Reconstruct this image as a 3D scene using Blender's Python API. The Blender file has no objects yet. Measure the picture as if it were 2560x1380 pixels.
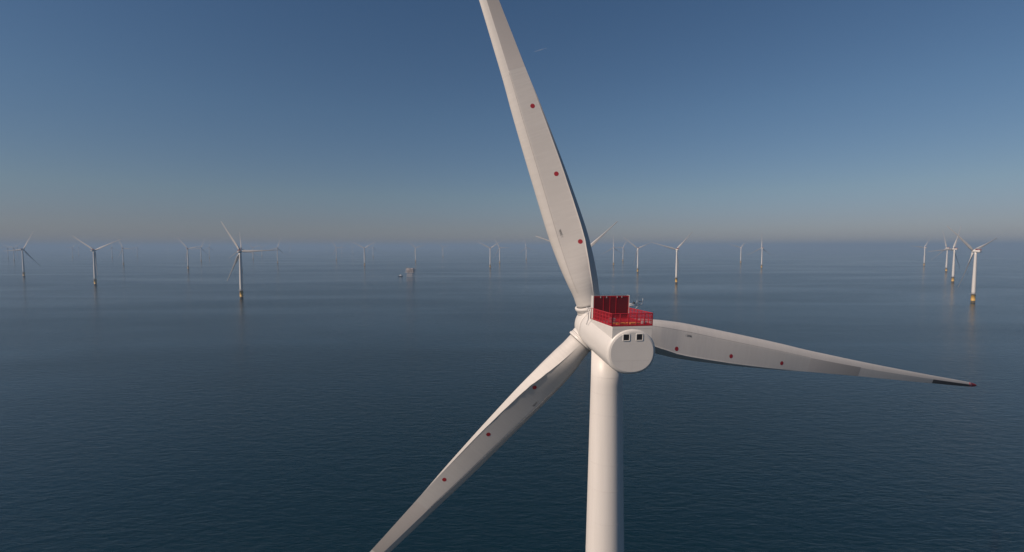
import bpy, bmesh, math, random
from mathutils import Vector, Matrix

# ------------------------------------------------------------------ camera, sky, sun, exposure
sc = bpy.context.scene
COL = sc.collection
CAM_H = 115.985
cam_d = bpy.data.cameras.new("camera")
cam = bpy.data.objects.new("camera", cam_d)
COL.objects.link(cam)
cam.location = (0, 0, CAM_H)
PITCH = 0.061696
cam.rotation_euler = (math.pi / 2 - PITCH, 0, 0)
cam.rotation_euler = (Matrix.Rotation(math.pi / 2 - PITCH, 3, 'X') @ Matrix.Rotation(-0.0013, 3, 'Z')).to_euler()
cam_d.sensor_width = 36
cam_d.lens = 36 * 1207.83 / 2560
cam_d.clip_start = 0.5
cam_d.clip_end = 200000
sc.camera = cam

SUN_EL = math.radians(36)
SUN_DIR = Vector((-0.865 * math.cos(SUN_EL), -0.50 * math.cos(SUN_EL), math.sin(SUN_EL))).normalized()
w = bpy.data.worlds.new("World")
sc.world = w
w.use_nodes = True
nt = w.node_tree
for n in list(nt.nodes):
    nt.nodes.remove(n)
sky = nt.nodes.new("ShaderNodeTexSky")
sky.sky_type = 'NISHITA'
sky.sun_disc = False
sky.sun_elevation = SUN_EL
sky.sun_rotation = math.atan2(SUN_DIR.x, SUN_DIR.y)
sky.altitude = 0
sky.air_density = 1.0
sky.dust_density = 0.45
sky.ozone_density = 1.6
bg = nt.nodes.new("ShaderNodeBackground")
bg.inputs[1].default_value = 0.05
wo = nt.nodes.new("ShaderNodeOutputWorld")
tint = nt.nodes.new("ShaderNodeMix")
tint.data_type = 'RGBA'
tint.blend_type = 'MULTIPLY'
tint.inputs[0].default_value = 1
tcw = nt.nodes.new("ShaderNodeTexCoord")
spw = nt.nodes.new("ShaderNodeSeparateXYZ")
rmp = nt.nodes.new("ShaderNodeValToRGB")       # air colour by elevation above the horizon
nt.links.new(tcw.outputs["Generated"], spw.inputs[0])
nt.links.new(spw.outputs[2], rmp.inputs[0])
e0, e1 = rmp.color_ramp.elements
e0.position, e0.color = 0.0, (0.76, 0.775, 1.08, 1)
e1.position, e1.color = 0.5, (0.74, 1.0, 1.20, 1)
for p_, c_ in ((0.05, (0.77, 0.79, 1.02, 1)), (0.10, (0.85, 0.91, 1.03, 1)), (0.25, (0.84, 1.01, 1.14, 1))):
    rmp.color_ramp.elements.new(p_).color = c_
nt.links.new(rmp.outputs[0], tint.inputs[7])
nt.links.new(sky.outputs[0], tint.inputs[6])
nt.links.new(tint.outputs[2], bg.inputs[0])
nt.links.new(bg.outputs[0], wo.inputs[0])

sd = bpy.data.lights.new("sun", 'SUN')
sun = bpy.data.objects.new("sun", sd)
COL.objects.link(sun)
sd.energy = 5.0
sd.color = (1.0, 0.80, 0.65)
sd.angle = math.radians(0.5)
sun.rotation_euler = SUN_DIR.to_track_quat('Z', 'Y').to_euler()
sun.location = (-100, -100, 300)

sc.view_settings.view_transform = 'Standard'
sc.view_settings.look = 'None'
sc.view_settings.exposure = 0
sc.view_settings.gamma = 1
sc.cycles.max_bounces = 6
sc.cycles.volume_bounces = 1
rng = random.Random(7)


# ------------------------------------------------------------------ materials
def mat(name, col, rough=0.5, metal=0.0, var=0.06, scale=0.6, bump=0.0, spec=0.5):
    m = bpy.data.materials.new(name)
    m.use_nodes = True
    t = m.node_tree
    b = t.nodes["Principled BSDF"]
    tc = t.nodes.new("ShaderNodeTexCoord")
    no = t.nodes.new("ShaderNodeTexNoise")
    no.inputs["Scale"].default_value = scale
    no.inputs["Detail"].default_value = 5
    t.links.new(tc.outputs["Object"], no.inputs["Vector"])
    mx = t.nodes.new("ShaderNodeMix")
    mx.data_type = 'RGBA'
    mx.inputs[6].default_value = (*[c * (1 - var) for c in col], 1)
    mx.inputs[7].default_value = (*[min(1, c * (1 + var)) for c in col], 1)
    t.links.new(no.outputs[0], mx.inputs[0])
    t.links.new(mx.outputs[2], b.inputs["Base Color"])
    b.inputs["Roughness"].default_value = rough
    b.inputs["Metallic"].default_value = metal
    b.inputs["Specular IOR Level"].default_value = spec
    return m


M_WHITE = mat("white_paint", (0.57, 0.56, 0.535), 0.42, var=0.06, scale=0.45)
M_GREY = mat("galvanised_steel", (0.42, 0.43, 0.44), 0.45, 0.4)
M_BLACK = mat("dark_opening", (0.012, 0.012, 0.014), 0.6)
M_SEAM = mat("dark_seam", (0.06, 0.06, 0.06), 0.7)
M_RED = mat("red_paint", (0.34, 0.014, 0.026), 0.5, var=0.15, scale=2)
M_DARKRED = mat("radiator_red", (0.075, 0.005, 0.010), 0.55, var=0.25, scale=3)
M_DOT = mat("marking_red", (0.27, 0.010, 0.02), 0.5)
M_YELLOW = mat("yellow_paint", (0.50, 0.30, 0.045), 0.5, var=0.12, scale=0.3)
M_ORANGE = mat("orange_marking", (0.62, 0.28, 0.06), 0.5)
M_MODULE = mat("module_paint", (0.40, 0.355, 0.34), 0.55, var=0.2, scale=0.2)
M_STEEL_DARK = mat("weathered_shaded_steel", (0.13, 0.115, 0.11), 0.6, var=0.3, scale=0.5)  # mottled steel, darkened so the modules carry the shade of the open deck recesses
M_LETTER = mat("dark_lettering", (0.03, 0.03, 0.03), 0.6)
M_HULL = mat("navy_hull", (0.02, 0.04, 0.09), 0.4)


def streaked_white(name, base, seams=()):
    """white paint with faint vertical weather streaks; the streak field is fixed to the object"""
    m = mat(name, base, 0.42, var=0.03, scale=0.25)
    t = m.node_tree
    b = t.nodes["Principled BSDF"]
    tc = t.nodes.new("ShaderNodeTexCoord")
    mp = t.nodes.new("ShaderNodeMapping")
    mp.inputs["Scale"].default_value = (1.3, 1.3, 0.035)
    t.links.new(tc.outputs["Object"], mp.inputs[0])
    n2 = t.nodes.new("ShaderNodeTexNoise")
    n2.inputs["Scale"].default_value = 1.4
    n2.inputs["Detail"].default_value = 6
    t.links.new(mp.outputs[0], n2.inputs["Vector"])
    rp = t.nodes.new("ShaderNodeMapRange")
    rp.inputs[1].default_value = 0.35
    rp.inputs[2].default_value = 0.75
    rp.inputs[3].default_value = 1.0
    rp.inputs[4].default_value = 0.93
    t.links.new(n2.outputs[0], rp.inputs[0])
    mul = t.nodes.new("ShaderNodeMix")
    mul.data_type = 'RGBA'
    mul.blend_type = 'MULTIPLY'
    mul.inputs[0].default_value = 1
    src = b.inputs["Base Color"].links[0].from_socket
    t.links.new(src, mul.inputs[6])
    t.links.new(rp.outputs[0], mul.inputs[7])
    t.links.new(mul.outputs[2], b.inputs["Base Color"])
    rr = t.nodes.new("ShaderNodeMapRange")
    rr.inputs[3].default_value = 0.36
    rr.inputs[4].default_value = 0.52
    t.links.new(n2.outputs[0], rr.inputs[0])
    t.links.new(rr.outputs[0], b.inputs["Roughness"])
    return m


M_TOWER = streaked_white("tower_paint", (0.58, 0.565, 0.54))


def blade_material():
    """off-white gelcoat with the panel breaks of the outer blade as bands along the span (object z)"""
    m = mat("blade_gelcoat", (0.49, 0.48, 0.46), 0.58, var=0.04, scale=0.2)
    t = m.node_tree
    b = t.nodes["Principled BSDF"]
    tc = t.nodes.new("ShaderNodeTexCoord")
    sp = t.nodes.new("ShaderNodeSeparateXYZ")
    t.links.new(tc.outputs["Object"], sp.inputs[0])
    cr = t.nodes.new("ShaderNodeValToRGB")
    cr.color_ramp.interpolation = 'CONSTANT'
    dv = t.nodes.new("ShaderNodeMath")
    dv.operation = 'DIVIDE'
    dv.inputs[1].default_value = 80
    t.links.new(sp.outputs[2], dv.inputs[0])
    t.links.new(dv.outputs[0], cr.inputs[0])
    el = cr.color_ramp.elements
    el[0].position = 0
    el[0].color = (1, 1, 1, 1)
    el[1].position = 36.2 / 80
    el[1].color = (1, 1, 1, 1)
    e = el.new(46.8 / 80)
    e.color = (1, 1, 1, 1)
    # fine chordwise brush texture
    mp = t.nodes.new("ShaderNodeMapping")
    mp.inputs["Scale"].default_value = (0.25, 0.25, 5)
    t.links.new(tc.outputs["Object"], mp.inputs[0])
    n2 = t.nodes.new("ShaderNodeTexNoise")
    n2.inputs["Scale"].default_value = 1
    n2.inputs["Detail"].default_value = 4
    t.links.new(mp.outputs[0], n2.inputs["Vector"])
    rp = t.nodes.new("ShaderNodeMapRange")
    rp.inputs[1].default_value = 0.3
    rp.inputs[2].default_value = 0.7
    rp.inputs[3].default_value = 0.93
    rp.inputs[4].default_value = 1.0
    t.links.new(n2.outputs[0], rp.inputs[0])
    src = b.inputs["Base Color"].links[0].from_socket
    for f in (cr.outputs[0], rp.outputs[0]):
        mul = t.nodes.new("ShaderNodeMix")
        mul.data_type = 'RGBA'
        mul.blend_type = 'MULTIPLY'
        mul.inputs[0].default_value = 1
        t.links.new(src, mul.inputs[6])
        t.links.new(f, mul.inputs[7])
        src = mul.outputs[2]
    t.links.new(src, b.inputs["Base Color"])
    return m


M_BLADE = blade_material()
M_PANEL = mat("panel_film", (0.36, 0.345, 0.33), 0.45, var=.05)
_t = M_PANEL.node_tree
_b = _t.nodes["Principled BSDF"]
_tc = _t.nodes.new("ShaderNodeTexCoord"); _sp = _t.nodes.new("ShaderNodeSeparateXYZ"); _mr = _t.nodes.new("ShaderNodeMapRange")
_t.links.new(_tc.outputs["Object"], _sp.inputs[0]); _t.links.new(_sp.outputs[2], _mr.inputs[0])
_mr.inputs[1].default_value = 36; _mr.inputs[2].default_value = 47; _mr.inputs[3].default_value = 1.25; _mr.inputs[4].default_value = .88
_mm = _t.nodes.new("ShaderNodeMix"); _mm.data_type = 'RGBA'; _mm.blend_type = 'MULTIPLY'; _mm.inputs[0].default_value = 1
_t.links.new(_b.inputs["Base Color"].links[0].from_socket, _mm.inputs[6]); _t.links.new(_mr.outputs[0], _mm.inputs[7])
_t.links.new(_mm.outputs[2], _b.inputs["Base Color"])
M_VG = mat("fin_grey", (0.25, 0.24, 0.23), 0.6)
M_TIDE = mat("splash_zone", (0.05, 0.05, 0.035), 0.7, var=0.3, scale=1.5)


# ------------------------------------------------------------------ mesh helpers
def obj(name, bm, m, parent=None, smooth=False, mw=None, label=None):
    me = bpy.data.meshes.new(name)
    bmesh.ops.recalc_face_normals(bm, faces=bm.faces[:])
    bm.to_mesh(me)
    bm.free()
    me.materials.append(m)
    if smooth:
        for p in me.polygons:
            p.use_smooth = True
    o = bpy.data.objects.new(name, me)
    COL.objects.link(o)
    if parent is not None:
        o.parent = parent
    if mw is not None:
        o.matrix_local = mw
    if label:
        o["label"] = label
    return o


def empty(name, loc, rz=0):
    o = bpy.data.objects.new(name, None)
    o.empty_display_size = 2
    COL.objects.link(o)
    o.location = loc
    o.rotation_euler = (0, 0, rz)
    return o


def tag(o, label=None, cat=None, group=None, kind=None):
    if label: o["label"] = label
    if cat: o["category"] = cat
    if group: o["group"] = group
    if kind: o["kind"] = kind
    return o


def box(bm, x0, x1, y0, y1, z0, z1, f=None):
    vs = []
    for z in (z0, z1):
        for x, y in ((x0, y0), (x1, y0), (x1, y1), (x0, y1)):
            p = Vector((x, y, z))
            vs.append(bm.verts.new(f(p) if f else p))
    for q in ((0, 3, 2, 1), (4, 5, 6, 7), (0, 1, 5, 4), (1, 2, 6, 5), (2, 3, 7, 6), (3, 0, 4, 7)):
        bm.faces.new([vs[i] for i in q])


def tube(bm, a, b, r0, r1=None, n=10):
    a, b = Vector(a), Vector(b)
    r1 = r0 if r1 is None else r1
    d = (b - a).normalized()
    x = d.orthogonal().normalized()
    y = d.cross(x)
    A = [bm.verts.new(a + (x * math.cos(2 * math.pi * i / n) + y * math.sin(2 * math.pi * i / n)) * r0) for i in range(n)]
    B = [bm.verts.new(b + (x * math.cos(2 * math.pi * i / n) + y * math.sin(2 * math.pi * i / n)) * r1) for i in range(n)]
    for i in range(n):
        j = (i + 1) % n
        bm.faces.new((A[i], A[j], B[j], B[i]))
    bm.faces.new(A[::-1])
    bm.faces.new(B)


def loft(bm, rings, cap0=True, cap1=True):
    R = [[bm.verts.new(p) for p in r] for r in rings]
    n = len(R[0])
    for A, B in zip(R[:-1], R[1:]):
        for i in range(n):
            j = (i + 1) % n
            bm.faces.new((A[i], A[j], B[j], B[i]))
    if cap0: bm.faces.new(R[0][::-1])
    if cap1: bm.faces.new(R[-1])
    return R


def lathe_z(bm, prof, n=48, cap0=True, cap1=True):
    loft(bm, [[(r * math.cos(2 * math.pi * i / n), r * math.sin(2 * math.pi * i / n), z) for i in range(n)] for z, r in prof], cap0, cap1)


def lathe_y(bm, prof, n=64, cap0=True, cap1=True, shape=None, widen=1.085):
    """profile of (y, r) turned about the y axis"""
    rings = []
    for y, r in prof:
        ring = []
        for i in range(n):
            t = 2 * math.pi * i / n
            k = shape(t) if shape else 1
            ring.append((r * k * math.cos(t) * widen, y, r * k * math.sin(t)))
        rings.append(ring)
    loft(bm, rings, cap0, cap1)


def interp(tab, x):
    if x <= tab[0][0]: return tab[0][1]
    for (a, va), (b, vb) in zip(tab[:-1], tab[1:]):
        if x <= b: return va + (vb - va) * (x - a) / (b - a)
    return tab[-1][1]


def sinterp(tab, x):
    """monotone smooth interpolation"""
    xs = [t[0] for t in tab]; ys = [t[1] for t in tab]
    if x <= xs[0]: return ys[0]
    if x >= xs[-1]: return ys[-1]
    k = max(i for i in range(len(xs)) if xs[i] <= x)
    k = min(k, len(xs) - 2)
    def m(i):
        if i == 0: return (ys[1] - ys[0]) / (xs[1] - xs[0])
        if i == len(xs) - 1: return (ys[-1] - ys[-2]) / (xs[-1] - xs[-2])
        a = (ys[i] - ys[i - 1]) / (xs[i] - xs[i - 1]); b = (ys[i + 1] - ys[i]) / (xs[i + 1] - xs[i])
        return 0 if a * b <= 0 else 2 * a * b / (a + b)
    h = xs[k + 1] - xs[k]; t = (x - xs[k]) / h
    return ((2 * t**3 - 3 * t**2 + 1) * ys[k] + (t**3 - 2 * t**2 + t) * h * m(k)
            + (-2 * t**3 + 3 * t**2) * ys[k + 1] + (t**3 - t**2) * h * m(k + 1))


# ------------------------------------------------------------------ rotor geometry
HUB_H = 105.0
TILT = 0.06131
OVER = 4.71                       # rotor centre ahead of the tower axis
R_ROOT, R_TIP = 3.35, 77.0
CONE, BEND = 0.0538, 0.00103
CHORD = [(3.35, 3.5), (4.6, 3.6), (6.5, 4.2), (10, 4.95), (13.4, 5.25), (20, 4.95), (25.4, 4.55), (31.4, 3.95),
         (35, 3.45), (40, 3.0), (46.5, 2.45), (55, 1.9), (65, 1.35), (72, 1.0), (75.2, 0.75), (76.5, 0.45), (77, 0.10)]
THICK = [(3.35, 1.0), (5, 0.9), (8, 0.66), (12, 0.48), (18, 0.37), (25, 0.30), (35, 0.24), (50, 0.20), (77, 0.18)]
TWIST = [(3.35, 18), (8, 19), (13, 19), (20, 17), (31, 13), (40, 9), (60, 4), (77, 2)]
SHIFT = [(3.35, 0), (6, .08), (12, .12), (21, .14), (31, .10), (45, .05), (77, 0)]
WROUND = [(3.35, 1.0), (4.5, 0.85), (7, 0.4), (10, 0.1), (13, 0.0), (77, 0.0)]
PRE = [(0, 0.0), (0.01, 0.12), (0.05, 0.28), (0.15, 0.42), (0.3, 0.46), (0.5, 0.38), (0.7, 0.22), (0.85, 0.10), (1.0, 0.03)]
UN = [0, .012, .04, .09, .16, .25, .36, .48, .60, .72, .83, .93, .985, 1.0]      # leading facet, fractions up to the crease
UM = [.02, .08, .2, .36, .52, .68, .82, .93, .985, 1.0]      # main face up to the aft shoulder
UT = [.03, .12, .3, .5, .75, .92, 1.0]                       # from the shoulder to the trailing edge


def shoulder(r):
    return interp([(3, .70), (6, .76), (12, .88), (21, .91), (31, .95), (40, .97), (77, .98)], r)


def crease(r):
    return interp([(3, .25), (14, .26), (30, .29), (50, .38), (77, .42)], r)


def xs_for(r):
    k = crease(r)
    return [u * k for u in UN] + [k + (1 - k) * shoulder(r) * u for u in UM] + [k + (1 - k) * (shoulder(r) + (1 - shoulder(r)) * u) for u in UT]


def suction(r, xc):
    k = crease(r)
    if xc <= k:
        t = xc / k
        lin = interp([(3, .12), (10, .24), (30, .38)], r)
        return .56 * (lin * t + (1 - lin) * (1 - (1 - t) ** 2.6) ** .62)
    t = (xc - k) / (1 - k)
    wa = interp([(3, 1), (10, 1), (34, 0), (77, 0)], r)          # inboard: flat face, blunt shoulder near the trailing edge
    sh = shoulder(r)
    aft = .56 - .06 * t / sh if t < sh else .50 * (1 - (t - sh) / (1 - sh)) + .03
    out = .56 * (1 - t ** 1.15) + .03
    return aft * wa + out * (1 - wa)


XP = [.97, .92, .85, .75, .65, .5, .38, .27, .18, .11, .06, .025, .007]


MINC = 0.0


def sec_point(r, xc, side):
    """point of the blade section at radius r: x = clockwise in the rotor plane, y = upwind, z = span"""
    c = max(MINC, sinterp(CHORD, r)); tc = interp(THICK, r); wr = interp(WROUND, r)
    if side > 0:
        ya = suction(r, xc)
    else:
        ya = -interp(PRE, xc)
    yc = side * math.sqrt(max(0, xc * (1 - xc)))
    x = (xc - 0.5) * c
    y = (ya * tc * (1 - wr) + yc * wr) * c
    tw = math.radians(interp(TWIST, r))
    # suction side faces downwind (-y); twist turns the leading edge (-x) upwind (+y)
    X = x * math.cos(tw) - y * math.sin(tw)
    Y = -x * math.sin(tw) - y * math.cos(tw)
    return Vector((X + interp(SHIFT, r), Y + CONE * r + BEND * r * r, r))


def blade_bm(fine=True, r0=R_ROOT, r1=R_TIP):
    st = []
    r = r0
    while r < r1 - 1e-6:
        st.append(r)
        r += (0.45 if fine else 2.2) if r < 14 else (1.1 if fine else 5)
    if r1 > 76: st = [q for q in st if q < 74.2] + [74.6, 75.2, 75.8, 76.3, 76.7]
    st.append(r1)
    bm = bmesh.new()
    rings = []
    for r in st:
        ring = [sec_point(r, x, 1) for x in xs_for(r)] + [sec_point(r, x, -1) for x in XP]
        rings.append(ring)
    loft(bm, rings)
    return bm


def surf_at(r, xoff):
    """suction-surface point with in-plane offset xoff (clockwise) at radius r"""
    lo, hi = 0.0, 1.0
    for _ in range(30):
        mid = (lo + hi) / 2
        if sec_point(r, mid, 1).x < xoff: lo = mid
        else: hi = mid
    return sec_point(r, (lo + hi) / 2, 1)


def rotor_basis(phi):
    """columns (clockwise, upwind, span) in the turbine frame; -y is downwind"""
    up = Vector((0, math.cos(TILT), math.sin(TILT)))        # upwind axis
    v = Vector((0, -math.sin(TILT), math.cos(TILT)))
    u = Vector((1, 0, 0))
    b = v * math.cos(phi) + u * math.sin(phi)
    cw = -v * math.sin(phi) + u * math.cos(phi)
    return Matrix((cw, up, b)).transposed().to_4x4()


HUB_LOCAL = Vector((0, OVER * math.cos(TILT), HUB_H))


def rotor_matrix(phi):
    return Matrix.Translation(HUB_LOCAL) @ rotor_basis(phi)


NAC = rotor_matrix(0)             # nacelle frame: x right, y upwind, z up; origin rotor centre; use y = -s
GROUP = "white wind turbines of the offshore wind farm"


def tower_bm(z0, z1, n=64):
    bm = bmesh.new()
    prof = []
    for z in [z0 + (z1 - z0) * i / 20 for i in range(21)]:
        prof.append((z, interp([(0, 3.3), (19, 3.25), (45, 3.05), (75, 2.52), (101, 1.98), (105, 1.95)], z)))
    lathe_z(bm, prof, n)
    return bm


def tp_bm(n=48):
    bm = bmesh.new()
    lathe_z(bm, [(-8, 3.3), (1.8, 3.3), (1.8, 3.55), (2.2, 3.55), (2.2, 3.5), (17.6, 3.5), (17.6, 3.75), (18.0, 3.75)], n)
    return bm


def tide_bm(n=48):
    bm = bmesh.new()
    lathe_z(bm, [(-7, 3.3), (-7, 3.52), (4.2, 3.52), (4.6, 3.50)], n, False, False)
    return bm


def platform_bm():
    bm = bmesh.new()
    n = 32
    lathe_z(bm, [(18.02, 3.2), (18.02, 5.3), (18.3, 5.3), (18.3, 3.2)], n, False, False)
    for i in range(24):
        t = 2 * math.pi * i / 24
        tube(bm, (5.2 * math.cos(t), 5.2 * math.sin(t), 18.3), (5.2 * math.cos(t), 5.2 * math.sin(t), 19.5), 0.05, n=6)
    for z in (18.9, 19.5):
        for i in range(24):
            a, b = 2 * math.pi * i / 24, 2 * math.pi * (i + 1) / 24
            tube(bm, (5.2 * math.cos(a), 5.2 * math.sin(a), z), (5.2 * math.cos(b), 5.2 * math.sin(b), z), 0.05, n=6)
    for i in range(8):
        t = 2 * math.pi * (i + .5) / 8
        tube(bm, (5.0 * math.cos(t), 5.0 * math.sin(t), 18.02), (3.4 * math.cos(t), 3.4 * math.sin(t), 16.2), 0.1, n=6)
    tube(bm, (4.6, -1.5, 18.3), (4.6, -1.5, 21.6), 0.12, n=8)
    tube(bm, (4.6, -1.5, 21.6), (6.8, -2.6, 22.3), 0.1, n=8)
    return bm


def landing_bm():
    bm = bmesh.new()
    for s in (-0.9, 0.9):
        tube(bm, (s, -5.0, -4), (s, -5.0, 12), 0.28, n=10)
        for z in (1.5, 5, 8.5, 12):
            tube(bm, (s, -5.0, z), (s, -3.3, z), 0.14, n=8)
    for s in (-0.28, 0.28):
        tube(bm, (s, -4.3, -2), (s, -4.3, 18), 0.05, n=6)
    z = -1.5
    while z < 18:
        tube(bm, (-0.28, -4.3, z), (0.28, -4.3, z), 0.035, n=5)
        z += 0.6
    return bm


# ------------------------------------------------------------------ foreground turbine
PSI = 0.12756
a_h = Vector((math.sin(PSI), -math.cos(PSI), 0))
hub_w = Vector((11.6634, 66.4223, HUB_H))
tw_loc = Vector((hub_w.x, hub_w.y, 0)) + a_h * (OVER * math.cos(TILT))
PHI0 = -0.3241

T = empty("wind_turbine", (tw_loc.x, tw_loc.y, 0), PSI)
tag(T, "huge white wind turbine in the foreground with red railed deck on its nacelle", "wind turbine", GROUP)

tower = obj("tower", tower_bm(18.3, 102.6, 96), M_TOWER, T, True)
M_WELD = mat("seam_grey", (0.52, 0.50, 0.48), 0.6)
for z in (99.4, 97.3, 94.6, 88.2, 84.8, 80.5, 76.0, 66.0, 56.0, 44.0, 31.0):
    bm = bmesh.new()
    r = interp([(19, 3.25), (45, 3.05), (75, 2.52), (101, 1.98)], z)
    lathe_z(bm, [(z - .02, r - .01), (z - .02, r + .006), (z + .02, r + .006), (z + .02, r - .01)], 96, False, False)
    obj("weld_seam", bm, M_WELD, tower, True)
tp_ = obj("transition_piece", tp_bm(), M_YELLOW, T, True)
obj("splash_band", tide_bm(), M_TIDE, T, True)
obj("service_platform", platform_bm(), M_YELLOW, T)
obj("boat_landing", landing_bm(), M_YELLOW, T)


def nshape(t):
    """slightly squarer belly than a circle"""
    c, s = abs(math.cos(t)), abs(math.sin(t))
    e = 2.25 if math.sin(t) < 0 else 2.0
    return 1 / (c**e + s**e)**(1 / e)



def deck_z(s):
    return 2.12 + (2.92 - 2.12) * (s - 5.5) / 7.6


S_END = 13.35
bm = bmesh.new()
prof = [(-2.09, 2.60), (-2.12, 2.67), (-2.25, 2.70), (-3, 2.70), (-4.1, 2.70), (-5.4, 2.69), (-7, 2.68), (-9, 2.66), (-11, 2.65), (-12.5, 2.63), (-S_END + .42, 2.62), (-S_END + .30, 2.605),
        (-S_END + .18, 2.565), (-S_END + .08, 2.49), (-S_END + .025, 2.41), (-S_END, 2.32)]
lathe_y(bm, prof, 96, True, True, nshape)
for v in bm.verts:
    if -13.05 < v.co.y < -4.2: v.co.z = min(v.co.z, deck_z(-v.co.y) - .12)
nac = obj("nacelle", bm, M_WHITE, T, True, NAC)
# rear cover with its seams and two vents
bm = bmesh.new()
lathe_y(bm, [(-S_END + .02, 2.31), (-S_END - .015, 2.31), (-S_END - .03, 2.29), (-S_END - .035, 2.25)], 96, True, True, nshape)
cover = obj("rear_cover", bm, M_WHITE, nac, False)
YC = -S_END - .035
bm = bmesh.new()
box(bm, -2.05, 2.05, YC - .004, YC, -.975, -.945)
box(bm, .03, .06, YC - .004, YC, -2.18, -.98)
obj("panel_seam", bm, mat("seam_light", (0.50, 0.49, 0.47), 0.6), nac)
for cx in (-.72, .80):
    bm = bmesh.new()
    o, i, cz = .43, .32, 1.70

    def rr(h, rad, y, n=6):
        pts = []
        for qx, qz, a0 in ((1, 1, 0), (-1, 1, 90), (-1, -1, 180), (1, -1, 270)):
            for k in range(n + 1):
                a = math.radians(a0 + 90 * k / n)
                pts.append((cx + qx * (h - rad) + rad * math.cos(a), y, cz + qz * (h - rad) + rad * math.sin(a)))
        return pts
    loft(bm, [rr(o, .13, YC), rr(o, .13, YC - .03), rr(o - .03, .11, YC - .05), rr(i + .03, .08, YC - .05), rr(i, .06, YC - .03), rr(i, .06, YC - .006)], True, False)
    v = obj("vent_frame", bm, M_WHITE, nac)
    bm = bmesh.new()
    bm.faces.new([bm.verts.new(p) for p in rr(i + .02, .05, YC - .02)])
    obj("vent_opening", bm, M_BLACK, nac)

# ---- deck frame: x right, s aft of the rotor centre, h above the sloping deck
S0, S1 = 5.5, 13.1




def D(p):
    """(x, s, h) -> nacelle frame"""
    return Vector((p[0], -p[1], deck_z(p[1]) + p[2]))


HW = 2.33
bm = bmesh.new()
pts = []
for s, zb, wd in ((3.6, 1.6, 1.7), (4.6, 1.3, 2.2), (5.6, .9, 2.30), (9.5, .9, 2.30), (13.1, .9, 2.30), (13.17, .9, 2.28)):
    zt = min(deck_z(s), deck_z(s)) - .03 - max(0, (5.4 - s) * .14)
    pts.append([(-wd, -s, zb), (wd, -s, zb), (wd, -s, zt - .08), (wd - .06, -s, zt), (-wd + .06, -s, zt), (-wd, -s, zt - .08)])
loft(bm, pts)
obj("equipment_housing", bm, M_WHITE, T, False, NAC)
bm = bmesh.new()
box(bm, -2.28, 2.28, -13.182, -13.17, 2.62, 2.64)
obj("housing_trim", bm, mat("seam_grey2", (0.45, 0.44, 0.43), 0.6), T, False, NAC)

bm = bmesh.new()
box(bm, -HW, HW, S0, S1 + .05, 0, .07, D)
deck = obj("deck", bm, M_RED, T, False, NAC)
# yellow hatch markings and pale grating lying in the deck
bm = bmesh.new()
for x0, x1 in ((-1.55, -.25), (.05, 1.15)):
    box(bm, x0, x1, 11.2, 11.5, .09, .20, D)
    box(bm, x0, x1, 12.2, 12.6, .09, .24, D)
obj("hatch_marking", bm, M_ORANGE, deck, False)
bm = bmesh.new()
for k in range(9):
    box(bm, -2.0, -.7, 8.4 + .3 * k, 8.52 + .3 * k, .09, .16, D)
obj("step_grating", bm, M_GREY, deck, False)
for (x0, x1, s0, s1, h) in ((-1.7, -1.0, 9.9, 10.6, .62), (1.45, 1.95, 12.0, 12.5, .42)):
    bm = bmesh.new()
    box(bm, x0, x1, s0, s1, .075, h, D)
    bmesh.ops.bevel(bm, geom=bm.edges[:], offset=.05, segments=2, affect='EDGES')
    obj("deck_cabinet", bm, M_GREY, deck)

# railing: posts, rails and mesh infill, one part per side
RH = 1.40


def rail_side(p0, p1, posts):
    p0, p1 = Vector(p0), Vector(p1)
    L = (p1 - p0).length
    fr = bmesh.new()
    for k in range(posts + 1):
        q = p0 + (p1 - p0) * (k / posts)
        tube(fr, D((q.x, q.y, .0)), D((q.x, q.y, RH)), .062, n=8)
    for h, r in ((RH, .05), (RH * .70, .032), (RH * .40, .032), (.12, .05)):
        tube(fr, D((p0.x, p0.y, h)), D((p1.x, p1.y, h)), r, n=8)
    o = obj("railing", fr, M_RED, T, False, NAC)
    ms = bmesh.new()
    n = int(L / .12)
    for k in range(1, n):
        q = p0 + (p1 - p0) * (k / n)
        tube(ms, D((q.x, q.y, .12)), D((q.x, q.y, RH)), .011, n=4)
    for k in range(1, 15):
        h = .12 + (RH - .12) * k / 15
        tube(ms, D((p0.x, p0.y, h)), D((p1.x, p1.y, h)), .010, n=4)
    obj("mesh_infill", ms, M_RED, o)


rail_side((-HW, S0, 0), (-HW, S1, 0), 7)
rail_side((HW, S0, 0), (HW, S1, 0), 7)
rail_side((-HW, S1, 0), (HW, S1, 0), 5)

# cooler: dark red radiator in a pale frame across the front of the deck
CH = 2.98
cool = bmesh.new()
box(cool, -HW + .06, HW - .06, 5.58, 5.92, .06, CH, D)
cooler = obj("cooler", cool, M_DARKRED, T, False, NAC)
fb = bmesh.new()
for x in (-HW + .12, -1.02, -.18, .62, HW - .12):
    box(fb, x - .03, x + .03, 5.922, 5.96, .1, CH - .03, D)
box(fb, -HW + .08, HW - .08, 5.922, 5.95, CH - .16, CH - .08, D)
obj("cooler_frame", fb, M_RED, cooler)
for x in (-1.4, -.62, .74, 1.35):
    lb = bmesh.new()
    box(lb, x - .06, x + .06, 5.952, 5.99, CH - .28, CH - .06, D)
    bmesh.ops.bevel(lb, geom=lb.edges[:], offset=.015, segments=1, affect='EDGES')
    obj("lifting_lug", lb, M_GREY, cooler)
for sx in (-1, 1):
    sb = bmesh.new()
    xa, xb = sorted((sx * (HW - .055), sx * (HW + .035)))
    box(sb, xa, xb, 5.2, 5.97, .0, CH + .02, D)
    obj("side_panel", sb, M_WHITE, cooler)
fn = bmesh.new()       # fairing wedge in front of the cooler
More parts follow.
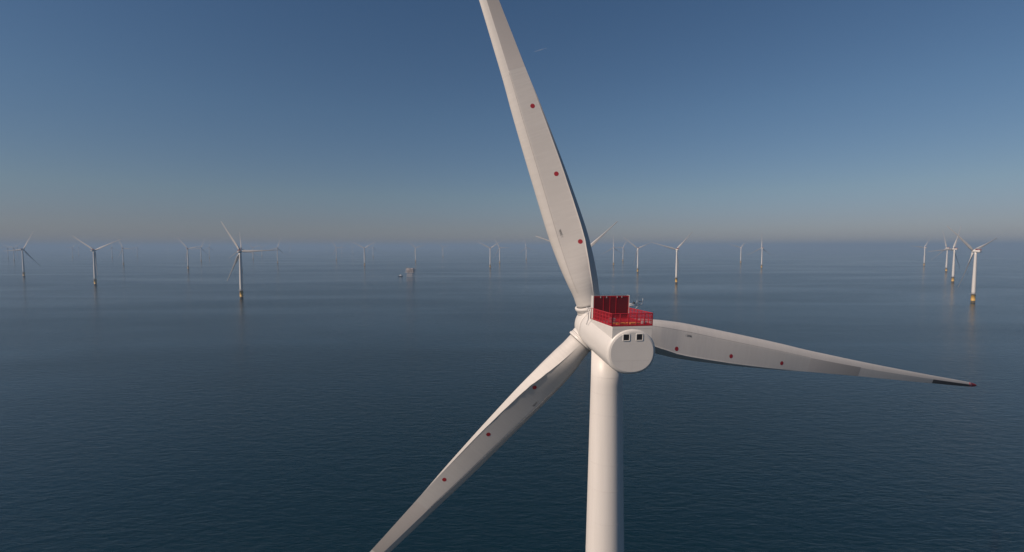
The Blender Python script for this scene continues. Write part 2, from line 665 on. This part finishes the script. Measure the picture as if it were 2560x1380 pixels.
loft(fn, [[D((-HW, 5.2, 0)), D((HW, 5.2, 0)), D((HW, 5.2, CH)), D((-HW, 5.2, CH))],
          [D((-HW + .2, 3.9, -.1)), D((HW - .2, 3.9, -.1)), D((HW - .4, 4.9, CH * .8)), D((-HW + .4, 4.9, CH * .8))]])
obj("fairing", fn, M_WHITE, cooler)

# wind instruments on an outrigger right of the cooler
mb = bmesh.new()
tube(mb, D((HW, 6.0, RH + .35)), D((HW + 1.5, 6.0, RH + .35)), .05)
tube(mb, D((HW, 6.0, RH + .55)), D((HW + 1.2, 6.0, RH + .6)), .035)
tube(mb, D((HW + 1.25, 6.0, RH + .35)), D((HW + .8, 6.0, RH - .15)), .035)
tube(mb, D((HW + .8, 6.0, RH - .15)), D((HW, 6.0, RH - .1)), .035)
tube(mb, D((HW + 1.5, 6.0, RH + .35)), D((HW + 1.75, 6.0, RH + .62)), .03)
tube(mb, D((HW + 1.75, 6.0, RH + .62)), D((HW + 1.75, 6.0, RH + 1.2)), .028)
tube(mb, D((HW + 1.0, 6.0, RH + .35)), D((HW + 1.0, 6.0, RH + .95)), .025)
mast = obj("instrument_boom", mb, M_GREY, T, True, NAC)
ib = bmesh.new()
tube(ib, D((HW + .6, 6.0, RH + .55)), D((HW + .6, 6.0, RH + .68)), .20, .16, n=14)
tube(ib, D((HW + .6, 6.0, RH + .68)), D((HW + .6, 6.0, RH + .95)), .05, .02, n=8)
obj("warning_lamp", ib, M_BLACK, mast)
ib = bmesh.new()
for k in range(3):
    t = 2 * math.pi * k / 3
    c = Vector((HW + 1.4, 6.0, RH + .8))
    e = c + Vector((math.cos(t) * .16, math.sin(t) * .16, 0))
    tube(ib, D(c), D(e), .012, n=5)
    bmesh.ops.create_icosphere(ib, subdivisions=2, radius=.055, matrix=Matrix.Translation(D(e)))
tube(ib, D((HW + 1.4, 6.0, RH + .35)), D((HW + 1.4, 6.0, RH + .82)), .02, n=6)
obj("anemometer", ib, M_BLACK, mast)

# front left access frame and lifting bar
bb = bmesh.new()
tube(bb, D((-HW - .75, 5.3, RH + .02)), D((-HW + .25, 5.3, RH + .02)), .055)
tube(bb, D((-HW - .35, 5.3, RH)), D((-HW - .35, 5.1, -.2)), .05)
tube(bb, D((-HW - .12, 5.3, RH)), D((-HW - .12, 5.3, .05)), .05)
tube(bb, D((-HW - .35, 5.3, RH - .05)), D((-HW - .85, 5.0, RH - .62)), .035)
tube(bb, D((-HW - .85, 5.0, RH - .62)), D((-HW - .35, 5.2, RH - .66)), .035)
tube(bb, D((-HW - .35, 5.1, .15)), D((-HW - .5, 5.0, -.75)), .045)
obj("access_frame", bb, M_GREY, T, True, NAC)

# generator ring and spinner
bm = bmesh.new()
lathe_y(bm, [(-2.00, 2.55), (-2.00, 2.70), (-1.93, 2.76), (-1.05, 2.76), (-.95, 2.74), (-.95, 2.5)], 96)
gen = obj("generator_ring", bm, M_WHITE, T, True, NAC)
bm = bmesh.new()
lathe_y(bm, [(-2.10, 2.64), (-1.98, 2.64)], 96)
obj("ring_gap", bm, M_SEAM, gen, True)
bm = bmesh.new()
lathe_y(bm, [(-.93, 2.70), (-.6, 2.74), (0, 2.72), (.8, 2.64), (1.6, 2.42), (2.3, 2.0), (2.8, 1.45), (3.05, .8), (3.12, .25)], 96)
spin = obj("spinner", bm, M_WHITE, T, True, NAC)
ob = bmesh.new()
c0 = Vector((-2.72, .25, .55))
N = 24
rings = []
for i in range(N):
    t = 2 * math.pi * i / N
    cc = c0 + Vector((0, .18 * math.cos(t), .27 * math.sin(t)))
    d = Vector((0, math.cos(t), math.sin(t)))
    rings.append([cc + d * (.035 * math.cos(k * math.pi / 3)) + Vector((-1, 0, 0)) * (.035 * math.sin(k * math.pi / 3)) for k in range(6)])
rings.append(rings[0])
loft(ob, rings, False, False)
obj("hatch_ring", ob, M_GREY, spin)

# the three blades, each with collar, markings, lettering and tip
bl_mesh = None
for k in range(3):
    phi = PHI0 + k * 2 * math.pi / 3
    MW = rotor_matrix(phi)
    bm = bmesh.new()
    lathe_z(bm, [(.6, 1.95), (2.62, 1.97), (2.86, 1.98), (2.88, 2.06), (2.92, 2.08), (3.16, 2.08), (3.20, 2.05), (3.22, 1.5)], 72)
    for v in bm.verts:
        v.co.y += CONE * v.co.z * .6
    co = obj("root_collar", bm, M_WHITE, T, True, MW)
    bm = bmesh.new()
    lathe_z(bm, [(2.60, 1.96), (2.60, 1.985), (2.64, 1.985), (2.64, 1.96)], 72, False, False)
    for v in bm.verts:
        v.co.y += CONE * v.co.z * .6
    obj("collar_seam", bm, M_SEAM, co)
    bm = bmesh.new()
    lathe_z(bm, [(3.2, 1.76), (3.2, 1.79), (3.28, 1.79), (3.28, 1.74)], 72, False, False)
    for v in bm.verts:
        v.co.y += CONE * 3.3
    if bl_mesh is None:
        bo = obj("blade", blade_bm(True, R_ROOT - .2, 75.4), M_BLADE, T, True, MW)
        bl_mesh = bo.data
    else:
        bo = bpy.data.objects.new("blade", bl_mesh)
        COL.objects.link(bo)
        bo.parent = T
        bo.matrix_local = MW
    obj("root_seal", bm, M_SEAM, bo)
    obj("blade_tip", blade_bm(True, 75.4, R_TIP), M_DOT, bo, True)
    for j, r in enumerate((11.95, 21.40, 30.85)):
        dx = 1.015 - .0072 * (r - 20)
        bm = bmesh.new()
        n = 28
        vs = []
        for rad in (.155, .305):
            vs.append([bm.verts.new(surf_at(r + rad * math.sin(2 * math.pi * i / n), dx + rad * math.cos(2 * math.pi * i / n)) + Vector((0, -.014, 0))) for i in range(n)])
        for i in range(n):
            bm.faces.new((vs[0][i], vs[0][(i + 1) % n], vs[1][(i + 1) % n], vs[1][i]))
        bm.faces.new(vs[0])
        obj("warning_dot", bm, M_DOT, bo, True)
    # short black serial lettering running along the span
    cu = bpy.data.curves.new("lettering", 'FONT')
    cu.body = "I 20086"
    cu.size = .42
    cu.space_character = 1.05
    to = bpy.data.objects.new("lettering", cu)
    COL.objects.link(to)
    bpy.context.view_layer.update()
    dg = bpy.context.evaluated_depsgraph_get()
    tm = bpy.data.meshes.new_from_object(to.evaluated_get(dg))
    bpy.data.objects.remove(to)
    for vv in tm.vertices:
        # text x runs outward along the span, text y towards the leading edge
        vv.co = surf_at(13.2 + vv.co.x * .8, -.78 - vv.co.y) + Vector((0, -.012, 0))
    tm.materials.clear()
    tm.materials.append(M_LETTER)
    lo = bpy.data.objects.new("lettering", tm)
    COL.objects.link(lo)
    lo.parent = bo
    # dark trailing edge guard just inboard of the tip
    bm = bmesh.new()
    rs = [64.5 + i * .55 for i in range(20)]
    cols = [0.46, .55, .7, .85, .97]
    g = [[bm.verts.new(sec_point(r, x, 1) + Vector((0, -.008, 0))) for x in cols] for r in rs]
    for A, B in zip(g[:-1], g[1:]):
        for i in range(len(cols) - 1):
            bm.faces.new((A[i], A[i + 1], B[i + 1], B[i]))
    obj("edge_guard", bm, mat("guard_black", (.06, .055, .055), .6) if k == 0 else bpy.data.materials["guard_black"], bo, True)
    bm = bmesh.new()
    rs = [36.2 + i * 10.6 / 14 for i in range(15)]
    fr_ = [.02, .12, .3, .5, .7, .9, .99]
    g = [[bm.verts.new(sec_point(r, crease(r) + (1 - crease(r)) * q, 1) + Vector((0, -.006, 0))) for q in fr_] for r in rs]
    for A, B in zip(g[:-1], g[1:]):
        for i in range(len(fr_) - 1):
            bm.faces.new((A[i], A[i + 1], B[i + 1], B[i]))
    obj("surface_panel", bm, M_PANEL, bo, True)
    # row of small vortex generators along the leading crease
    bm = bmesh.new()
    rr_ = [5.4 + i * .3 for i in range(103)]
    sv = [[bm.verts.new(sec_point(q, crease(q) + dx, 1) + Vector((0, dy, 0))) for dx, dy in ((.002, -.004), (.005, -.03 if i % 2 else -.006), (.008, -.004))] for i, q in enumerate(rr_)]
    for A, B in zip(sv[:-1], sv[1:]):
        for i in range(2):
            bm.faces.new((A[i], A[i + 1], B[i + 1], B[i]))
    obj("vortex_strip", bm, M_VG, bo)

# ------------------------------------------------------------------ the other turbines
FAR = [
    (-1882, 1860, 0.13, 0.45, "small turbine at far left with one blade reaching down right"),
    (-1258, 1455, 0.13, 1.12, "pale turbine at left whose long bright blade points up right"),
    (-2391, 2973, 0.13, 1.64, "hazy turbine right of the pale left one, with a blade pointing level to the right"),
    (-5090, 4883, 0.13, 1.15, "faint turbine, first of two thin ones left of the far left turbine"),
    (-3999, 3882, 0.13, 0.87, "faint turbine whose tower stands just left of the far left turbine's tower"),
    (-3173, 2940, 0.13, 1.43, "turbine cut off by the left picture edge, only a blade tip showing"),
    (-6728, 6583, 0.13, 1.48, "tiny ghostly turbine right behind the hub of the far left turbine"),
    (-4602, 5065, 0.13, 0.61, "left one of two faint turbines left of the pale bright bladed turbine"),
    (-5596, 6246, 0.13, 0.21, "right one of two faint turbines left of the pale bright bladed turbine"),
    (-3889, 4704, 0.13, 2.02, "faint turbine with upright blade under the pale left turbine's bright blade"),
    (-4226, 5456, 0.13, 0.59, "faint turbine at the right end of the cluster beside the level blade tip"),
    (-7991, 10214, 0.13, 1.07, "tiny ghostly turbine crossed by the level blade of the hazy left turbine"),
    (-6814, 9576, 0.13, 1.87, "barely visible turbine alone between the left cluster and the next group"),
    (-1632, 2434, 0.13, 1.36, "hazy turbine leftmost of the trio left of the largest left turbine"),
    (-2337, 3634, 0.13, 0.35, "hazy turbine in the middle of the trio left of the largest left turbine"),
    (-2940, 4697, 0.13, 0.17, "upright bladed hazy turbine rightmost of the trio left of the largest left turbine"),
    (-604, 1074, 0.15, 1.54, "largest turbine on the left, yellow foot, one dark blade level right"),
    (-1230, 2197, 0.13, 1.99, "hazy turbine right behind the largest left turbine, upright blade showing above it"),
    (-2262, 4225, 0.13, 1.22, "hazy turbine crossed by the level blade of the largest left turbine"),
    (-2809, 5432, 0.13, 1.08, "faint turbine under the middle of the largest left turbine's level blade"),
    (-4869, 8474, 0.13, 1.88, "barely visible turbine just left of the largest left turbine"),
    (-1584, 3266, 0.13, 0.28, "hazy turbine at the tip of the largest left turbine's level blade"),
    (-3753, 8186, 0.13, 1.99, "barely visible turbine alone right of the level blade tip"),
    (-3584, 9356, 0.13, 1.78, "barely visible turbine at the left end of the group before the offshore platform"),
    (-1441, 3967, 0.13, 1.54, "hazy turbine with level right blade further left of the V bladed one"),
    (-2661, 7562, 0.13, 0.26, "faint turbine beside the level blade of its left neighbour"),
    (-2276, 6916, 0.13, 1.57, "faint turbine just left of the V bladed one left of the platform"),
    (-861, 2821, 0.13, 1.01, "turbine left of the offshore platform with two blades raised in a V"),
    (-1479, 5150, 0.13, 0.28, "hazy turbine just right of the V bladed one left of the offshore platform"),
    (-2961, 9926, 0.13, 0.43, "ghostly turbine between the V bladed one and its hazy right neighbour"),
    (-710, 3559, 0.13, 1.26, "turbine standing behind the offshore platform with one blade up right"),
    (-716, 5016, 0.13, 1.29, "small faint turbine alone right of the offshore platform"),
    (-115, 2555, 0.13, 1.01, "taller V bladed one of the close pair left of the foreground blade"),
    (-81, 3195, 0.13, 1.57, "level bladed one of the close pair left of the foreground blade"),
    (115, 3892, 0.13, 1.88, "small turbine alone just left of the foreground blade"),
    (111, 757, 0.10, 0.87, "turbine hidden behind the foreground blade, two long blades sticking out both sides"),
    (600, 2854, 0.13, 0.00, "turbine with one blade straight up, just right of the big foreground blade"),
    (819, 3566, 0.13, 0.56, "turbine right of the upright bladed one, with a level left blade"),
    (550, 2112, 0.13, 1.19, "turbine with pale tower left of the yellow footed one in the right middle"),
    (509, 1493, 0.13, 0.80, "bright white turbine with yellow foot standing alone right of the foreground turbine"),
    (1497, 3162, 0.13, 0.80, "small V bladed turbine left of the upright bladed one in open water"),
    (1286, 2487, 0.13, 0.03, "upright bladed turbine standing in open water in the right half"),
    (2317, 2715, 0.13, 0.66, "smallest turbine of the right hand group, standing left of the others"),
    (1906, 2118, 0.13, 1.88, "turbine with yellow foot just left of and behind the second largest right hand one"),
    (1382, 1511, 0.13, 0.42, "second largest turbine of the right hand group, with yellow foot"),
    (934, 974, 0.20, 1.22, "largest turbine at far right with yellow foot and red topped nacelle"),
]


def make_far():
    t = empty("wind_turbine", (0, 0, 0), 0)
    obj("tower", tower_bm(18.3, 102.6, 24), M_WHITE, t, True)
    obj("transition_piece", tp_bm(24), M_YELLOW, t, True)
    obj("splash_band", tide_bm(24), M_TIDE, t, True)
    obj("service_platform", platform_bm(), M_GREY, t)
    bm = bmesh.new()
    lathe_y(bm, [(-.95, 2.6), (-1.0, 2.76), (-2, 2.76), (-2.1, 2.7), (-10, 2.66), (-12.9, 2.6), (-13.1, 2.45)], 28, True, True, nshape)
    obj("nacelle", bm, M_WHITE, t, True, NAC)
    bm = bmesh.new()
    lathe_y(bm, [(-.93, 2.7), (0, 2.75), (1.4, 2.5), (2.5, 1.8), (3.1, .3)], 28)
    obj("spinner", bm, M_WHITE, t, True, NAC)
    bm = bmesh.new()
    box(bm, -HW, HW, 4.2, 13.3, -1.6, -.02, D)
    obj("equipment_housing", bm, M_WHITE, t, False, NAC)
    bm = bmesh.new()
    box(bm, -HW, HW, S0, S1, .0, .07, D)
    for (a, b) in (((-HW, S0), (-HW, S1)), ((HW, S0), (HW, S1)), ((-HW, S1), (HW, S1))):
        for h in (.12, .4, .7, 1.0, 1.4):
            tube(bm, D((a[0], a[1], h)), D((b[0], b[1], h)), .06, n=5)
        for i in range(7):
            q = Vector(a).lerp(Vector(b), i / 6)
            tube(bm, D((q.x, q.y, 0)), D((q.x, q.y, 1.4)), .06, n=5)
    obj("railing", bm, M_RED, t, False, NAC)
    bm = bmesh.new()
    box(bm, -HW, HW, 5.2, 5.95, .0, CH, D)
    obj("cooler", bm, M_DARKRED, t, False, NAC)
    global MINC
    MINC = 1.35          # keeps the thin outer blades readable a kilometre away
    bmesh0 = obj("blade", blade_bm(False), M_BLADE, t, True, rotor_matrix(0)).data
    MINC = 0.0
    for k in (1, 2):
        b = bpy.data.objects.new("blade", bmesh0)
        COL.objects.link(b)
        b.parent = t
    return t


proto = make_far()
proto_kids = list(proto.children)
for i, (x, y, psi, phi, lab) in enumerate(FAR):
    if i == 0:
        o, kids = proto, proto_kids
    else:
        o = proto.copy()
        COL.objects.link(o)
        kids = []
        for c in proto_kids:
            d = c.copy()
            COL.objects.link(d)
            d.parent = o
            kids.append(d)
    o.location = (x, y, 0)
    o.rotation_euler = (0, 0, psi)
    tag(o, lab, "wind turbine", GROUP)
    k = 0
    for c in kids:
        if c.name.startswith("blade"):
            c.matrix_local = rotor_matrix(phi + k * 2 * math.pi / 3)
            k += 1

# ------------------------------------------------------------------ offshore substation and boat
P = empty("substation_platform", (-386, 1836, 0), -0.28)
tag(P, "offshore substation platform on a steel jacket standing in the sea", "platform")
bm = bmesh.new()
for sx in (-1, 1):
    for sy in (-1, 1):
        tube(bm, (sx * 12, sy * 9, -8), (sx * 9.5, sy * 8, 17), 0.8, n=12)
for z0, z1, w0, w1 in ((2, 9, 11, 10.3), (9, 16, 10.3, 9.6)):
    for sy in (-8.6, 8.2):
        for s in (-1, 1):
            tube(bm, (-s * w0, sy, z0), (s * w1, sy, z1), .35, n=8)
    for sx in (-1, 1):
        tube(bm, (sx * w0, -8.6, z0), (sx * w1, 8.3, z1), .4, n=8)
for z, ww in ((2, 11), (9, 10.3), (16, 9.6)):
    for sy in (-8.6, 8.4):
        tube(bm, (-ww, sy, z), (ww, sy, z), .4, n=8)
    for sx in (-1, 1):
        tube(bm, (sx * ww, -8.6, z), (sx * ww, 8.4, z), .4, n=8)
obj("jacket", bm, M_YELLOW if False else M_MODULE, P)
for z, (x0, x1, y0, y1) in ((17.0, (-19, 17, -11, 11)), (21.2, (-15, 17, -10.5, 10.5)), (25.4, (-15, 16, -10.5, 10.5)), (29.6, (-15, 15, -10, 10))):
    bm = bmesh.new()
    box(bm, x0, x1, y0, y1, z, z + 1.1)
    n = 14
    for s in (y0 + .1, y1 - .1):
        for i in range(n + 1):
            q = x0 + (x1 - x0) * i / n
            tube(bm, (q, s, z + .7), (q, s, z + 1.9), .07, n=5)
        tube(bm, (x0, s, z + 1.9), (x1, s, z + 1.9), .08, n=5)
        tube(bm, (x0, s, z + 1.3), (x1, s, z + 1.3), .07, n=5)
    obj("deck", bm, M_MODULE, P)
bm = bmesh.new()
for z in (17.7, 21.9, 26.1):
    for x in (-14, -7, 0, 7, 14):
        for y in (-9.8, 9.8):
            tube(bm, (x, y, z), (x, y, z + 3.5), .35, n=8)
obj("column_frame", bm, M_MODULE, P)
for (x0, x1, y0, y1, z0, z1, m) in ((-12, -2, -8, 7, 17.7, 20.6, M_STEEL_DARK), (1, 13, -8, 7, 17.7, 20.8, M_STEEL_DARK), (-13, 12, -9, 8, 21.9, 24.4, M_STEEL_DARK),
                                    (-13.4, -3, -9, 8, 26.1, 28.9, M_MODULE), (0, 13, -7, 8, 26.1, 28.6, M_STEEL_DARK),
                                    (-11, -5, -7, 6, 30.3, 33.6, M_MODULE), (-4, 6, -5, 6, 30.3, 32.4, M_STEEL_DARK), (7, 12, -7, 6, 30.3, 33.4, M_MODULE)):
    bm = bmesh.new()
    box(bm, x0, x1, y0, y1, z0, z1)
    bmesh.ops.bevel(bm, geom=bm.edges[:], offset=.12, segments=1, affect='EDGES')
    # ribs on the camera side
    q = x0 + .8
    while q < x1 - .5:
        box(bm, q, q + .2, y0 - .12, y0 - .002, z0 + .3, z1 - .3)
        q += 1.1
    obj("equipment_module", bm, m, P)
bm = bmesh.new()
tube(bm, (-12.5, -7, 30.3), (-12.5, -7, 36), .7, n=12)
box(bm, -13.6, -11.4, -8.2, -5.8, 36, 38)
tube(bm, (-12.5, -7, 37), (-7, -9, 39), .35, .2, n=8)
obj("crane", bm, M_STEEL_DARK, P)
bm = bmesh.new()
tube(bm, (-10.5, 3, 33.6), (-10.5, 3, 46), .22, .1, n=8)
obj("antenna_mast", bm, M_GREY, P)
bm = bmesh.new()
for i in range(5):
    z = 17.5 + i * 3.2
    tube(bm, (16.5, -9, z), (20, -9, z + 1.6), .2, n=6)
    box(bm, 15, 20.2, -10.4, -8.4, z + 1.4, z + 1.7)
obj("stair_tower", bm, M_STEEL_DARK, P)

B = empty("crew_boat", (-430.8, 1861, 0), 0.15)
tag(B, "small white crew boat on the water left of the offshore platform", "boat")
bm = bmesh.new()
rings = []
for x, wd, zk, zd in ((-9, 3.0, -.4, 2.0), (-4, 3.3, -.8, 2.0), (2, 3.2, -.8, 2.2), (6, 2.3, -.5, 2.6), (8.6, .9, .2, 3.0), (9.6, .15, 1.2, 3.2)):
    rings.append([(x, -wd, zd), (x, -wd * .85, .3), (x, 0, zk), (x, wd * .85, .3), (x, wd, zd), (x, 0, zd + .1)])
loft(bm, rings)
obj("hull", bm, M_HULL, B, False)
bm = bmesh.new()
box(bm, -4.5, 4.2, -2.4, 2.4, 2.1, 5.0)
box(bm, -2.5, 3.0, -2.0, 2.0, 5.0, 7.0)
bmesh.ops.bevel(bm, geom=bm.edges[:], offset=.3, segments=2, affect='EDGES')
cab = obj("cabin", bm, mat("boat_white", (.8, .8, .8), .35), B)
bm = bmesh.new()
box(bm, -2.3, 2.8, -2.02, 2.02, 5.6, 6.4)
box(bm, 2.9, 3.03, -1.7, 1.7, 5.6, 6.4)
obj("window_band", bm, M_BLACK, cab)
bm = bmesh.new()
tube(bm, (0, 0, 7), (0, 0, 11), .12, .06, n=6)
tube(bm, (-.1, -1.2, 9), (-.1, 1.2, 9), .06, n=6)
obj("mast", bm, M_GREY, B)
bm = bmesh.new()
wk = []
for i in range(40):
    x = -9 - i * 3.4
    h = (1.6 + .05 * i) * (.6 + .7 * rng.random())
    yy = .6 * math.sin(i * .35)
    wk.append((bm.verts.new((x, yy - h, .05)), bm.verts.new((x, yy + h, .05))))
for A, Bq in zip(wk[:-1], wk[1:]):
    bm.faces.new((A[0], A[1], Bq[1], Bq[0]))
fm = mat("foam", (.55, .6, .62), .9)
fm.node_tree.nodes["Principled BSDF"].inputs["Alpha"].default_value = .35
obj("wake", bm, fm, B)

# ------------------------------------------------------------------ contrail
bm = bmesh.new()
rings = []
c_mid = Vector((1350, 23000, 9200))
ax = Vector((math.cos(.35), math.sin(.35) * .3, math.sin(.35) * .9)).normalized()
for i in range(15):
    f = i / 14 - .5
    r = (26 * (.35 + .65 * (1 - abs(f * 2))) * (1.25 - f)) * (.6 + .4 * rng.random())
    c = c_mid + ax * (f * 620)
    rings.append([c + Vector((0, math.cos(t), math.sin(t))) * r * .5 for t in [2 * math.pi * q / 10 for q in range(10)]])
loft(bm, rings)
m = bpy.data.materials.new("vapour")
m.use_nodes = True
t = m.node_tree
b = t.nodes["Principled BSDF"]
b.inputs["Base Color"].default_value = (.8, .82, .85, 1)
b.inputs["Roughness"].default_value = 1
b.inputs["Alpha"].default_value = .2
ct = obj("contrail", bm, m, None, True)
tag(ct, "short thin white contrail in the blue sky right of the upright blade", "contrail")

# ------------------------------------------------------------------ sea
def water_material():
    m = bpy.data.materials.new("sea_water")
    m.use_nodes = True
    t = m.node_tree
    b = t.nodes["Principled BSDF"]
    b.inputs["Base Color"].default_value = (0.0005, 0.014, 0.022, 1)
    b.inputs["Roughness"].default_value = 0.06
    b.inputs["IOR"].default_value = 1.333
    b.inputs["Specular Tint"].default_value = (0.80, 1.0, 1.1, 1)
    geo = t.nodes.new("ShaderNodeNewGeometry")

    def noise(scale_xyz, scale, detail, rough=.55, rot=0.0, dist=0.0):
        mp = t.nodes.new("ShaderNodeMapping")
        mp.inputs["Scale"].default_value = scale_xyz
        mp.inputs["Rotation"].default_value = (0, 0, rot)
        t.links.new(geo.outputs["Position"], mp.inputs[0])
        n = t.nodes.new("ShaderNodeTexNoise")
        n.inputs["Scale"].default_value = scale
        n.inputs["Detail"].default_value = detail
        n.inputs["Roughness"].default_value = rough
        n.inputs["Distortion"].default_value = dist
        t.links.new(mp.outputs[0], n.inputs["Vector"])
        return n.outputs[0]

    def math_(op, a, c):
        n = t.nodes.new("ShaderNodeMath")
        n.operation = op
        for i, v in enumerate((a, c)):
            if isinstance(v, (int, float)): n.inputs[i].default_value = v
            else: t.links.new(v, n.inputs[i])
        return n.outputs[0]

    def rng_(v, a, b_, c, d):
        n = t.nodes.new("ShaderNodeMapRange")
        for i, q in enumerate((a, b_, c, d)):
            n.inputs[i + 1].default_value = q
        t.links.new(v, n.inputs[0])
        return n.outputs[0]

    # wind-sea: long crests roughly across the view, several sizes (heights in metres)
    h1 = math_('MULTIPLY', noise((.45, 1, 1), .20, 3, .5, .10, .4), .75)
    h2 = math_('MULTIPLY', noise((.34, 1, 1), .50, 4, .62, -.06, .5), .60)
    h3 = math_('MULTIPLY', noise((.45, 1, 1), 1.5, 3, .6, .15), .14)
    hsum = math_('ADD', math_('ADD', h1, h2), h3)
    # slicks and cat's paws: calm and ruffled patches hundreds of metres long
    pat = noise((.22, 1, 1), .0042, 5, .62, .07, .6)
    k = rng_(pat, .34, .64, .30, 1.05)
    bp = t.nodes.new("ShaderNodeBump")
    bp.inputs["Distance"].default_value = 1.0
    t.links.new(math_('MULTIPLY', k, 1.0), bp.inputs["Strength"])
    t.links.new(hsum, bp.inputs["Height"])
    t.links.new(bp.outputs[0], b.inputs["Normal"])
    rg = rng_(pat, .36, .62, .07, .15)
    t.links.new(rg, b.inputs["Roughness"])
    return m


bm = bmesh.new()
S = 45000
ys = [-S, -5000, -800, 0, 400, 1200, 4000, 12000, S]
xs = [-S, -12000, -3000, -800, 0, 800, 3000, 12000, S]
gv = [[bm.verts.new((x, y, 0)) for x in xs] for y in ys]
for j in range(len(ys) - 1):
    for i in range(len(xs) - 1):
        bm.faces.new((gv[j][i], gv[j][i + 1], gv[j + 1][i + 1], gv[j + 1][i]))
sea = obj("sea", bm, water_material())
tag(sea, "dark blue rippled sea reaching to the hazy horizon", None, None, "structure")

# ------------------------------------------------------------------ haze
bm = bmesh.new()
box(bm, -S - 500, S + 500, -S - 500, S + 500, -9, 188)
hm = bpy.data.materials.new("haze_air")
hm.use_nodes = True
t = hm.node_tree
t.nodes.remove(t.nodes["Principled BSDF"])
pv = t.nodes.new("ShaderNodeVolumePrincipled")
pv.inputs["Color"].default_value = (0.325, 0.468, 0.64, 1)
pv.inputs["Density"].default_value = 0.00015
pv.inputs["Anisotropy"].default_value = 0.0
t.links.new(pv.outputs[0], t.nodes["Material Output"].inputs["Volume"])
hz = obj("haze", bm, hm)
tag(hz, "pale blue sea haze lying low over the water", None, None, "stuff")
